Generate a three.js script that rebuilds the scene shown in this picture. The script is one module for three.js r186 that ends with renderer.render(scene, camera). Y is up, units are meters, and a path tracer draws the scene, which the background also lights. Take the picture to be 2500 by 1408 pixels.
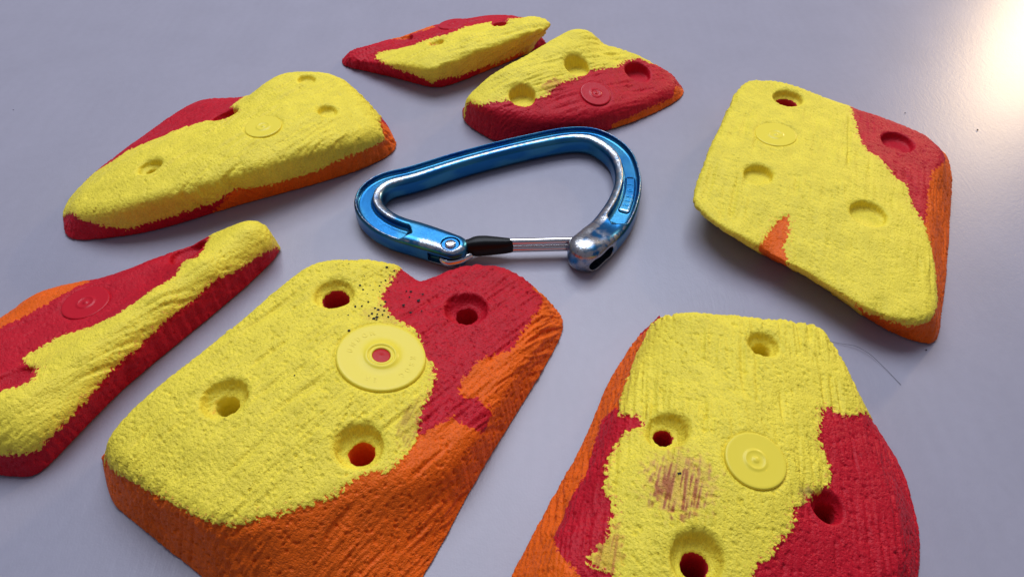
import * as THREE from 'three';
import { createNoise2D, createNoise3D } from 'simplex-noise';
import { mergeGeometries } from 'three/addons/utils/BufferGeometryUtils.js';
import { RectAreaLightUniformsLib } from 'three/addons/lights/RectAreaLightUniformsLib.js';
import { FontLoader } from 'three/addons/loaders/FontLoader.js';
import { TextGeometry } from 'three/addons/geometries/TextGeometry.js';

// ---------- camera, lights, exposure ----------
const scene = new THREE.Scene();
const camera = new THREE.PerspectiveCamera((2 * Math.atan(704 / 1800) * 180) / Math.PI, 2500 / 1408, 0.01, 20);
camera.position.set(0, 0.178, 0);
camera.rotation.set((-47 * Math.PI) / 180, 0, 0);
const renderer = new THREE.WebGLRenderer({ antialias: true });
renderer.toneMapping = THREE.LinearToneMapping;
renderer.toneMappingExposure = 1.09;
renderer.shadowMap.enabled = true;
RectAreaLightUniformsLib.init();
scene.background = new THREE.Color(0.165, 0.165, 0.215);                  // the dim room beyond the frame

function tag(o, label, category, group, kind) { if (label) o.userData.label = label; if (category) o.userData.category = category; if (group) o.userData.group = group; if (kind) o.userData.kind = kind; return o; }
const lit = (m) => { m.castShadow = m.receiveShadow = true; return m; };

// soft cool light from a bright panel high behind the table
{
  const w = 1.0, h = 0.8, g = new THREE.Group(); g.name = 'light_panel'; scene.add(g);
  g.position.set(-0.05, 1.15, -0.8); g.lookAt(0, 0, -0.2);
  const glow = new THREE.Mesh(new THREE.PlaneGeometry(w, h), new THREE.MeshStandardMaterial({ color: 0x000000, emissive: new THREE.Color(0.8, 0.87, 1), emissiveIntensity: 1.2 })); glow.name = 'diffuser'; g.add(lit(glow));
  const back = new THREE.Mesh(new THREE.BoxGeometry(w + 0.04, h + 0.04, 0.03), new THREE.MeshStandardMaterial({ color: 0xd8d8d8, roughness: 0.6 })); back.name = 'housing'; back.position.z = -0.02; g.add(lit(back));
  const l = new THREE.RectAreaLight(new THREE.Color(0.8, 0.87, 1), 5.7, w, h); l.name = 'panel_light'; l.position.set(0, 0, 0.012); l.rotation.y = Math.PI; g.add(l);
  tag(g, 'large pale light panel hanging high behind the table', 'light panel');
}
// warm lamp with three bulbs, low beyond the far right corner (its reflection glares on the table)
{
  const lamp = new THREE.Group(); lamp.name = 'warm_lamp'; lamp.position.set(1.06, 0, -1.42); scene.add(lamp);
  const brass = new THREE.MeshStandardMaterial({ color: 0x8a7a55, metalness: 1, roughness: 0.35 });
  const stem = new THREE.Mesh(new THREE.CylinderGeometry(0.009, 0.012, 0.56, 20), brass); stem.name = 'stem'; stem.position.set(0.03, 0.28, -0.06); lamp.add(lit(stem));
  const foot = new THREE.Mesh(new THREE.LatheGeometry([[0, 0.001], [0.09, 0.001], [0.09, 0.01], [0.07, 0.018], [0.015, 0.026], [0, 0.026]].map((p) => new THREE.Vector2(...p)), 40), brass); foot.name = 'foot'; foot.position.set(0.03, 0, -0.06); lamp.add(lit(foot));
  for (const [x, y, z] of [[0.07, 0.655, 0], [-0.035, 0.6, 0.02], [0.06, 0.52, 0]]) {
    const b = new THREE.Mesh(new THREE.SphereGeometry(0.03, 32, 20), new THREE.MeshStandardMaterial({ color: 0x000000, emissive: new THREE.Color(1, 0.72, 0.42), emissiveIntensity: 5 })); b.name = 'bulb'; b.position.set(x, y, z); lamp.add(lit(b));
    const p = new THREE.PointLight(new THREE.Color(1, 0.72, 0.42), 0.66, 0, 2); p.castShadow = true; p.shadow.radius = 1.5; p.position.copy(b.position); lamp.add(p);
  }
  tag(lamp, 'warm table lamp with three round glowing bulbs on a brass stem', 'lamp');
}
// ---------- small helpers (all shaping is done in millimetres, meshes are written in metres) ----------
function rng(seed) { let a = seed >>> 0; return () => { a = (a + 0x6d2b79f5) | 0; let t = Math.imul(a ^ (a >>> 15), 1 | a); t = (t + Math.imul(t ^ (t >>> 7), 61 | t)) ^ t; return ((t ^ (t >>> 14)) >>> 0) / 4294967296; }; }
const noise3 = createNoise3D(rng(11)), noise2 = createNoise2D(rng(23));
const clamp = (x, a, b) => Math.min(b, Math.max(a, x)), mix = (a, b, t) => a + (b - a) * t;
const sstep = (a, b, x) => { const t = clamp((x - a) / (b - a), 0, 1); return t * t * (3 - 2 * t); };
const smax = (a, b, k) => { const h = Math.max(k - Math.abs(a - b), 0) / k; return Math.max(a, b) + h * h * k * 0.25; };
const smin = (a, b, k) => -smax(-a, -b, k);
const hash3 = (i, j, k) => { let h = Math.imul(i, 374761393) ^ Math.imul(j, 668265263) ^ Math.imul(k, 1274126177); h = Math.imul(h ^ (h >>> 13), 1274126177); return (h ^ (h >>> 16)) >>> 0; };
function cells3(x, y, z) {                                     // distance to the nearest scattered grain centre
  const i0 = Math.floor(x), j0 = Math.floor(y), k0 = Math.floor(z); let b = 9;
  for (let k = k0 - 1; k <= k0 + 1; k++) for (let j = j0 - 1; j <= j0 + 1; j++) for (let i = i0 - 1; i <= i0 + 1; i++) {
    const h = hash3(i, j, k), dx = i + (h & 1023) / 1023 - x, dy = j + ((h >> 10) & 1023) / 1023 - y, dz = k + ((h >> 20) & 1023) / 1023 - z, d = dx * dx + dy * dy + dz * dz;
    if (d < b) b = d;
  }
  return Math.sqrt(b);
}
function polyDist(P, x, z) {                                  // signed distance to a closed polygon, negative inside
  let d = Infinity, inside = false;
  for (let i = 0, j = P.length - 1; i < P.length; j = i++) {
    const ax = P[j][0], az = P[j][1], ex = P[i][0] - ax, ez = P[i][1] - az, wx = x - ax, wz = z - az;
    const t = clamp((wx * ex + wz * ez) / (ex * ex + ez * ez || 1), 0, 1), bx = wx - ex * t, bz = wz - ez * t;
    d = Math.min(d, bx * bx + bz * bz);
    if ((P[i][1] > z) !== (az > z) && x < (ex * (z - az)) / (P[i][1] - az) + ax) inside = !inside;
  }
  return inside ? -Math.sqrt(d) : Math.sqrt(d);
}
function roundPoly(P, n = 2) {                                 // Chaikin corner cutting
  for (let k = 0; k < n; k++) { const Q = []; for (let i = 0; i < P.length; i++) { const a = P[i], b = P[(i + 1) % P.length]; Q.push([a[0] * .75 + b[0] * .25, a[1] * .75 + b[1] * .25], [a[0] * .25 + b[0] * .75, a[1] * .25 + b[1] * .75]); } P = Q; }
  return P;
}
function spline(pts, lambda) {                                 // thin-plate surface through (x, z, h)
  const n = pts.length, N = n + 3, A = [], K = (r2) => (r2 > 1e-9 ? 0.5 * r2 * Math.log(r2) : 0);
  for (let i = 0; i < N; i++) A.push(new Float64Array(N + 1));
  for (let i = 0; i < n; i++) {
    for (let j = 0; j < n; j++) A[i][j] = K((pts[i][0] - pts[j][0]) ** 2 + (pts[i][1] - pts[j][1]) ** 2) + (i === j ? lambda : 0);
    A[i][n] = A[n][i] = 1; A[i][n + 1] = A[n + 1][i] = pts[i][0]; A[i][n + 2] = A[n + 2][i] = pts[i][1]; A[i][N] = pts[i][2];
  }
  for (let c = 0; c < N; c++) {
    let p = c; for (let r = c + 1; r < N; r++) if (Math.abs(A[r][c]) > Math.abs(A[p][c])) p = r;
    [A[c], A[p]] = [A[p], A[c]];
    for (let r = 0; r < N; r++) if (r !== c && A[r][c]) { const f = A[r][c] / A[c][c]; for (let k = c; k <= N; k++) A[r][k] -= f * A[c][k]; }
  }
  const w = A.map((r, i) => r[N] / r[i]);
  return (x, z) => { let h = w[n] + w[n + 1] * x + w[n + 2] * z; for (let i = 0; i < n; i++) h += w[i] * K((x - pts[i][0]) ** 2 + (z - pts[i][1]) ** 2); return h; };
}
// Surface nets over a sampled field: returns vertex positions (mm) and triangle indices.
function surfaceNets(F, nx, ny, nz, c, o) {
  const id = new Int32Array(nx * ny * nz).fill(-1), pos = [], tri = [], at = (i, j, k) => i + nx * (j + ny * k);
  const C = [0, 1, nx, nx + 1, nx * ny, nx * ny + 1, nx * ny + nx, nx * ny + nx + 1], E = [[0, 1], [2, 3], [4, 5], [6, 7], [0, 2], [1, 3], [4, 6], [5, 7], [0, 4], [1, 5], [2, 6], [3, 7]];
  for (let k = 0; k < nz - 1; k++) for (let j = 0; j < ny - 1; j++) for (let i = 0; i < nx - 1; i++) {
    const b = at(i, j, k); let m = 0;
    for (let q = 0; q < 8; q++) if (F[b + C[q]] < 0) m |= 1 << q;
    if (m === 0 || m === 255) continue;
    let x = 0, y = 0, z = 0, n = 0;
    for (const [p, q] of E) {
      if (((m >> p) & 1) === ((m >> q) & 1)) continue;
      const fp = F[b + C[p]], fq = F[b + C[q]], t = fp / (fp - fq);
      x += (p & 1) + t * ((q & 1) - (p & 1)); y += ((p >> 1) & 1) + t * (((q >> 1) & 1) - ((p >> 1) & 1)); z += (p >> 2) + t * ((q >> 2) - (p >> 2)); n++;
    }
    id[b] = pos.length / 3;
    pos.push(o[0] + c * (i + x / n), o[1] + c * (j + y / n), o[2] + c * (k + z / n));
  }
  const quad = (a, b, d, e, flip) => { if (a < 0 || b < 0 || d < 0 || e < 0) return; if (flip) tri.push(a, d, b, a, e, d); else tri.push(a, b, d, a, d, e); };
  for (let k = 1; k < nz - 1; k++) for (let j = 1; j < ny - 1; j++) for (let i = 1; i < nx - 1; i++) {
    const b = at(i, j, k), s = F[b] < 0;
    if (s !== F[b + 1] < 0) quad(id[at(i, j - 1, k - 1)], id[at(i, j, k - 1)], id[b], id[at(i, j - 1, k)], !s);
    if (s !== F[b + nx] < 0) quad(id[at(i - 1, j, k - 1)], id[at(i - 1, j, k)], id[b], id[at(i, j, k - 1)], !s);
    if (s !== F[b + nx * ny] < 0) quad(id[at(i - 1, j - 1, k)], id[at(i, j - 1, k)], id[b], id[at(i - 1, j, k)], !s);
  }
  return { pos, tri };
}
// ---------- the body of a climbing hold as a field ----------
// d: base / rim outlines [x, z], top points [x, z, h], holes {x, z, r, n, depth, cut}
function holdField(d, c) {
  const B = roundPoly(d.base, 2), R = roundPoly(d.rim, 2), H0 = spline(d.top, 12);
  let x0 = Infinity, x1 = -Infinity, z0 = Infinity, z1 = -Infinity, hm = 0;
  for (const p of [...B, ...R]) { x0 = Math.min(x0, p[0]); x1 = Math.max(x1, p[0]); z0 = Math.min(z0, p[1]); z1 = Math.max(z1, p[1]); }
  for (const p of d.top) hm = Math.max(hm, p[2]);
  x0 -= 3; z0 -= 3; x1 += 3; z1 += 3;
  const o = [x0, 0.3 - 1.5 * c, z0], nx = Math.ceil((x1 - x0) / c) + 1, nz = Math.ceil((z1 - z0) / c) + 1, ny = Math.ceil((hm + 4) / c) + 3;
  const dB = new Float32Array(nx * nz), dR = new Float32Array(nx * nz), H = new Float32Array(nx * nz), F = new Float32Array(nx * ny * nz), lo = Math.min(...d.top.map((p) => p[2]));
  for (let k = 0; k < nz; k++) for (let i = 0; i < nx; i++) {
    const x = x0 + i * c, z = z0 + k * c, a = i + nx * k;
    dB[a] = polyDist(B, x, z); dR[a] = polyDist(R, x, z); H[a] = clamp(H0(x, z), lo * 0.7, hm + 2);
  }
  const rad = d.round ?? 4, holes = d.holes.map((h) => { const i = clamp(Math.round((h.x - x0) / c), 0, nx - 1), k = clamp(Math.round((h.z - z0) / c), 0, nz - 1); return { ...h, y: H[i + nx * k] }; });
  for (let k = 0; k < nz; k++) for (let i = 0; i < nx; i++) {
    const x = x0 + i * c, z = z0 + k * c, a = i + nx * k, near = holes.filter((h) => Math.hypot(x - h.x, z - h.z) < h.r + 4);
    for (let j = 0; j < ny; j++) {
      const y = o[1] + j * c, t = clamp(y / Math.max(H[a], 3), 0, 1.15);
      let f = smax(mix(dB[a], dR[a], t) * 0.9, (y - H[a]) * 0.95, rad);
      f = smax(f, 0.3 - y, 0.4);
      for (const h of near) {
        const r = Math.hypot(x - h.x, z - h.z), g = smax(r - h.r + (h.y - y) * (d.cone ?? 0.06), h.y - h.depth - y, d.bowl ?? 1.4), n = h.n ? smax(r - h.n, 1.2 - y, 0.8) : 9;
        f = smax(f, -smin(g, n, 0.5), d.bowl ? 1.0 : 0.8);
      }
      F[i + nx * (j + ny * k)] = f;
    }
  }
  const val = (x, y, z) => {
    const u = clamp((x - o[0]) / c, 0, nx - 1.001), v = clamp((y - o[1]) / c, 0, ny - 1.001), w = clamp((z - o[2]) / c, 0, nz - 1.001), i = u | 0, j = v | 0, k = w | 0, fx = u - i, fy = v - j, fz = w - k, b = i + nx * (j + ny * k);
    const l = (p) => mix(mix(F[p], F[p + 1], fx), mix(F[p + nx], F[p + nx + 1], fx), fy);
    return mix(l(b), l(b + nx * ny), fz);
  };
  const lut = (G, x, z) => { const u = clamp((x - x0) / c, 0, nx - 1.001), w = clamp((z - z0) / c, 0, nz - 1.001), i = u | 0, k = w | 0, a = i + nx * k, fx = u - i; return mix(mix(G[a], G[a + 1], fx), mix(G[a + nx], G[a + nx + 1], fx), w - k); };
  // unfolded plan position: the flanks are laid out flat beyond the rim
  const flat = (x, y, z) => {
    const drop = Math.max(0, lut(H, x, z) - y - 0.6), e = 1.5;
    if (drop === 0 || holes.some((h) => Math.hypot(x - h.x, z - h.z) < h.r + 1)) return [x, z];
    let gx = lut(dR, x + e, z) - lut(dR, x - e, z) + lut(dB, x + e, z) - lut(dB, x - e, z), gz = lut(dR, x, z + e) - lut(dR, x, z - e) + lut(dB, x, z + e) - lut(dB, x, z - e);
    const l = Math.hypot(gx, gz) || 1;
    return [x + (gx / l) * drop, z + (gz / l) * drop];
  };
  return { F, nx, ny, nz, o, c, val, flat, height: (x, z) => lut(H, x, z), lo: [x0 - 24, z0 - 24], hi: [x1 + 24, z1 + 24], holes };
}
// ---------- measured outlines (mm): base and rim outlines [x, z], top points [x, z, height], colour zones, holes, disc ----------
const DATA = {
  A: {"base":[[-162.1,-198],[-157.8,-190.5],[-153.6,-188],[-142.4,-189.4],[-128.9,-192.6],[-114.6,-199.8],[-102.5,-206.8],[-79,-217.4],[-57.2,-228.6],[-44.5,-241.2],[-48.6,-251.8],[-53.6,-262.8],[-61.3,-271.1],[-70.7,-277.2],[-77.4,-279.3],[-90.5,-277.8],[-99.8,-273.6],[-110.5,-280.6],[-121.5,-279.3],[-132.9,-280],[-140.5,-274.8],[-148.1,-260.5],[-155.7,-243.9],[-162.6,-228],[-165.3,-215],[-165.5,-206.3]],"rim":[[-156,-197.6],[-146.8,-190],[-132.8,-189.3],[-113,-194.7],[-96.2,-201.8],[-79.7,-211],[-62.7,-223.9],[-50.4,-236],[-51.3,-240.5],[-58.7,-255.4],[-68.3,-267.3],[-75.6,-271.9],[-88.7,-271.5],[-97,-264.4],[-104,-250.7],[-110.9,-242.4],[-117,-237.8],[-126.3,-231.8],[-133.1,-228.1],[-143.5,-220.7],[-152.3,-210],[-156.1,-202.1]],"top":[[-156,-197.6,9],[-146.8,-190,11],[-132.8,-189.3,14],[-113,-194.7,17],[-96.2,-201.8,18],[-79.7,-211,18],[-62.7,-223.9,17],[-50.4,-236,13],[-51.3,-240.5,14],[-58.7,-255.4,15],[-68.3,-267.3,17],[-75.6,-271.9,18],[-88.7,-271.5,19],[-97,-264.4,20],[-104,-250.7,18],[-110.9,-242.4,17],[-117,-237.8,16],[-126.3,-231.8,15],[-133.1,-228.1,14],[-143.5,-220.7,12],[-152.3,-210,10],[-156.1,-202.1,9],[-91.4,-227.1,21],[-75.4,-236.5,20],[-116.1,-211.5,18],[-129.9,-207.1,16],[-71.1,-246.3,19],[-99.5,-211.2,20],[-88.1,-253.3,20]],"round":4.5,"def":"r","holes":[{"x":-82.4,"z":-262.6,"r":3.4,"n":0,"depth":2.2},{"x":-70.4,"z":-240.6,"r":3.7,"n":0,"depth":2.4},{"x":-128.9,"z":-210.4,"r":4.4,"n":2.2,"depth":3},{"x":-110.6,"z":-242.6,"r":5.4,"n":0,"depth":5.5}],"disc":[-91.3,-227.7,6.6,"y"],"col":[["o",[[-101.2,-187.6],[-95.9,-195.8],[-82.8,-202.8],[-67.3,-212.1],[-52.9,-226.7],[-48.3,-236.3],[-49.6,-250.1],[-31,-269],[-27.9,-227.8],[-40.5,-209.8],[-62,-192.7],[-90.8,-177.5]]],["y",[[-180.7,-203.5],[-153.8,-193.3],[-149.2,-188.7],[-141.7,-184.3],[-133.1,-181],[-118.5,-184.7],[-102.5,-191],[-96.5,-196.1],[-82.3,-201],[-66.5,-210.2],[-52.1,-225.5],[-44.9,-236.4],[-49.6,-244.5],[-45.6,-264.9],[-56.1,-271],[-67.6,-277.5],[-78.3,-278.1],[-85.9,-274.6],[-92.3,-271.3],[-93.3,-270.1],[-114.1,-278.9],[-111.8,-252.8],[-105.2,-241.9],[-106.8,-237.1],[-114.5,-239.5],[-122.1,-243.3],[-134.4,-244.7],[-142.3,-241.5],[-158.2,-240.1],[-167.7,-227],[-180.9,-208]]]],"stains":[]},
  B: {"base":[[-79.9,-308.9],[-77.7,-304.2],[-62.5,-299],[-48.6,-292.8],[-33.8,-285.7],[-25.1,-290.1],[-17.2,-296.2],[1.9,-311.5],[21.3,-328.5],[22.7,-330.9],[18,-324.6],[12.4,-328.1],[5.9,-337.7],[-1,-343.9],[-22.4,-344.6],[-37.2,-339.9],[-60.8,-328],[-78.5,-317.6]],"rim":[[-75,-303.4],[-60.5,-294],[-39.8,-282.7],[-33.6,-279.7],[-21,-287.6],[0,-299],[18.7,-311.4],[16.7,-317.5],[11.2,-320.2],[5.7,-325],[-1.9,-333.4],[-21.6,-330.9],[-35.9,-326.5],[-58.9,-316.7],[-74.3,-310.7]],"top":[[-75,-303.4,5],[-60.5,-294,8],[-39.8,-282.7,12],[-33.6,-279.7,13],[-21,-287.6,15],[0,-299,16],[18.7,-311.4,16],[16.7,-317.5,17],[11.2,-320.2,17],[5.7,-325,14],[-1.9,-333.4,12],[-21.6,-330.9,11],[-35.9,-326.5,10],[-58.9,-316.7,7],[-74.3,-310.7,5],[-26.5,-321.4,12],[-34.3,-300.9,14],[-54.9,-316.3,7],[-12.8,-308.1,16],[-38.9,-290.4,14],[-17.9,-298.9,17],[5.5,-309.1,18],[-45.5,-301,11]],"round":2.6,"def":"r","holes":[{"x":-50.6,"z":-315.7,"r":4.9,"n":0,"depth":2.2},{"x":-33.4,"z":-301.4,"r":3.4,"n":0,"depth":2.6},{"x":-5.2,"z":-315.2,"r":3.5,"n":0,"depth":3}],"disc":[-27.5,-323.1,6.8,"r"],"col":[["o",[[-2.6,-271.2],[-6.9,-286.6],[15.6,-302.4],[37.3,-330.8],[31.3,-310.1],[40.9,-335.5],[14.6,-286]]],["o",[[-67.9,-320.5],[-50.4,-319.2],[-35.7,-321.8],[-41.3,-336],[-41.8,-335.6],[-52.2,-328.3],[-61.9,-323.6]]],["y",[[-61.4,-299.2],[-60.6,-304.5],[-45.9,-304.7],[-38.6,-306.8],[-29.3,-308],[-20.5,-315.4],[-9.7,-318.9],[-8.5,-313.4],[-2.8,-313.7],[-1.9,-320.4],[17.1,-325.3],[15.5,-328.6],[25,-317.6],[31.2,-309.1],[38.7,-333],[17,-303.5],[-7.5,-286.5],[-17.6,-280.7],[-36.4,-275.4],[-48.9,-285.7],[-55.8,-292.5]]]],"stains":[{"x":-34,"z":-301.8,"a":4,"b":2.5,"k":0.7,"c":1,"s":-0.3,"rgb":[214,120,50]}]},
  C: {"base":[[-21.8,-272.6],[-20.7,-260.5],[-13.1,-252],[-5.8,-245.3],[8.3,-245],[25,-249.2],[38.2,-253.5],[51.6,-260.5],[65.9,-270.4],[76.6,-281.2],[75.6,-288.8],[71,-295.7],[62.7,-295.4],[54.6,-299.2],[45.5,-303.8],[39.8,-305.6],[32.9,-307.1],[27.2,-308.6],[19.8,-303.9],[6.2,-291.3],[-10.3,-277.8],[-19.6,-269.4]],"rim":[[-18.8,-260.1],[-11.4,-251.2],[6.5,-247.1],[27.9,-251.5],[45,-258],[67.9,-275.2],[72.1,-282.2],[68.7,-288.9],[61.6,-289.8],[53.7,-295.3],[45,-299.4],[38.7,-300.8],[32,-300.7],[25.6,-299.2],[20.2,-296.1],[6.7,-283.2],[-9.3,-271.1],[-17.6,-264.3]],"top":[[-18.8,-260.1,12],[-11.4,-251.2,13],[6.5,-247.1,11],[27.9,-251.5,9],[45,-258,8],[67.9,-275.2,6],[72.1,-282.2,6],[68.7,-288.9,8],[61.6,-289.8,11],[53.7,-295.3,13],[45,-299.4,14],[38.7,-300.8,16],[32,-300.7,21],[25.6,-299.2,22],[20.2,-296.1,21],[6.7,-283.2,19],[-9.3,-271.1,16],[-17.6,-264.3,12],[3.6,-258.4,15],[27.1,-278.5,16],[53.7,-282.8,11],[34.3,-263.7,12],[22.4,-284.8,20],[8.3,-268.7,18],[34.9,-298.2,19.5],[40.3,-299.4,14.2],[44.7,-295.6,14],[18.1,-257.1,12]],"round":2.8,"def":"r","holes":[{"x":4.1,"z":-258.4,"r":5.4,"n":0,"depth":4.5},{"x":27.1,"z":-278.3,"r":5.3,"n":0,"depth":4},{"x":53.7,"z":-282.6,"r":5.6,"n":0,"depth":4}],"disc":[34.3,-264.1,6.4,"r"],"col":[["o",[[43.5,-234.3],[44.2,-251.6],[51.2,-257],[62.1,-266.1],[70.1,-272.9],[70.3,-278.6],[83.5,-290.6],[85.1,-288.5],[81.3,-264.6],[55.5,-241.1]]],["y",[[-31.2,-257.6],[-18.2,-258.6],[-12.5,-253.7],[-3.3,-254.8],[0.8,-255.7],[6.5,-255.7],[14,-258.8],[16.6,-262],[20.1,-266.5],[27.9,-271.4],[30.4,-275],[32.5,-276.8],[43.4,-280.9],[46.5,-284.1],[49.3,-287.8],[55,-290.5],[59.9,-288.8],[71.5,-294.9],[58.5,-304.8],[47.6,-309],[35.6,-311.6],[24.5,-310.9],[-1.1,-291.6],[-16,-272.7],[-26.5,-262.4]]]],"stains":[{"x":16.6,"z":-264.7,"a":6,"b":3,"k":0.55,"c":0.85,"s":-0.52,"rgb":[170,70,50]}]},
  D: {"base":[[130,-140.9],[134.8,-148.2],[151.3,-182.2],[172.8,-231.4],[172.9,-242],[165.6,-248.3],[151.5,-255.3],[137.6,-262],[121.8,-270.8],[113.3,-274.2],[105.8,-276.2],[98.4,-273.9],[92.7,-266.8],[88.4,-257.2],[73.5,-219.6],[70.2,-204.1],[71.8,-197.4],[77.3,-193.1],[82.8,-186.1],[88.2,-180],[93.9,-176.1],[100.3,-170.3],[107.3,-160.9],[114.3,-151.3],[121.3,-144.4]],"rim":[[61.9,-199.5],[61.6,-192.5],[67.3,-181.9],[75.7,-174],[80.8,-171.5],[85.3,-165.8],[92,-161.1],[99.9,-151.7],[108.3,-143.5],[117.1,-140.6],[125,-143],[128.8,-149.5],[133.5,-165.2],[140.4,-184.6],[150.3,-206.3],[159.2,-219.4],[160.7,-226.9],[156.1,-234.1],[145,-242.9],[131.6,-249.2],[117.3,-259.7],[108.9,-266],[96.7,-267.3],[90.9,-261.2],[86.7,-252.4],[76.8,-231.7],[67.4,-211.9]],"top":[[61.9,-199.5,13],[61.6,-192.5,13],[67.3,-181.9,13],[75.7,-174,13],[80.8,-171.5,12],[85.3,-165.8,12],[92,-161.1,12],[99.9,-151.7,12],[108.3,-143.5,12],[117.1,-140.6,12],[125,-143,12],[128.8,-149.5,12],[133.5,-165.2,13],[140.4,-184.6,13],[150.3,-206.3,13],[159.2,-219.4,13],[160.7,-226.9,13],[156.1,-234.1,14],[145,-242.9,15],[131.6,-249.2,16],[117.3,-259.7,17],[108.9,-266,17],[96.7,-267.3,17],[90.9,-261.2,17],[86.7,-252.4,16],[76.8,-231.7,16],[67.4,-211.9,15],[98,-228.5,17],[108.8,-252.9,17],[86.4,-206.2,16],[118.7,-185.5,16],[143.4,-226.7,15],[105.6,-199,17],[121.8,-162.4,14]],"round":3,"def":"o","holes":[{"x":108.7,"z":-252.7,"r":5.8,"n":4.2,"depth":3},{"x":86.7,"z":-206.2,"r":5,"n":0,"depth":3},{"x":118.7,"z":-185.5,"r":6.1,"n":0,"depth":3},{"x":143.4,"z":-226.7,"r":5.9,"n":0,"depth":3}],"disc":[98,-228.4,7.4,"y"],"col":[["r",[[118.2,-270.7],[136.5,-261.8],[149.9,-252.5],[164.8,-242.7],[171.8,-229.5],[182.5,-236.6],[150.7,-211],[145.2,-199.5],[138.2,-183.5],[131.9,-179.4],[123.8,-211.2],[131.3,-263.3]]],["y",[[51.3,-197.4],[53.6,-210.3],[80.2,-266.3],[86.7,-273.8],[94.8,-276.8],[103.6,-278.2],[110.9,-275.6],[118.6,-270.5],[135,-260.9],[131.4,-240.6],[128.8,-225],[129.1,-219],[132.3,-216.3],[134,-209.6],[135,-205.3],[138.1,-201.1],[136.1,-191.1],[137.4,-184.3],[136.2,-174.6],[135.9,-164.1],[132.8,-151.2],[125.2,-141.1],[118.1,-139.9],[111.5,-142.1],[105.6,-145.9],[104.8,-149.2],[99,-136.3],[93.5,-142.2],[86.4,-149],[79,-154.7],[72.1,-160.6],[66.9,-164.3],[63.3,-169.5],[52.4,-184.1]]],["o",[[92.4,-185.5],[88.9,-183.8],[83.7,-177.7],[81.3,-174.2],[69.7,-162.1],[75,-157.7],[84.2,-150.5],[88.1,-168.5],[87.8,-172.8],[90.6,-177]]]],"stains":[]},
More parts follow.
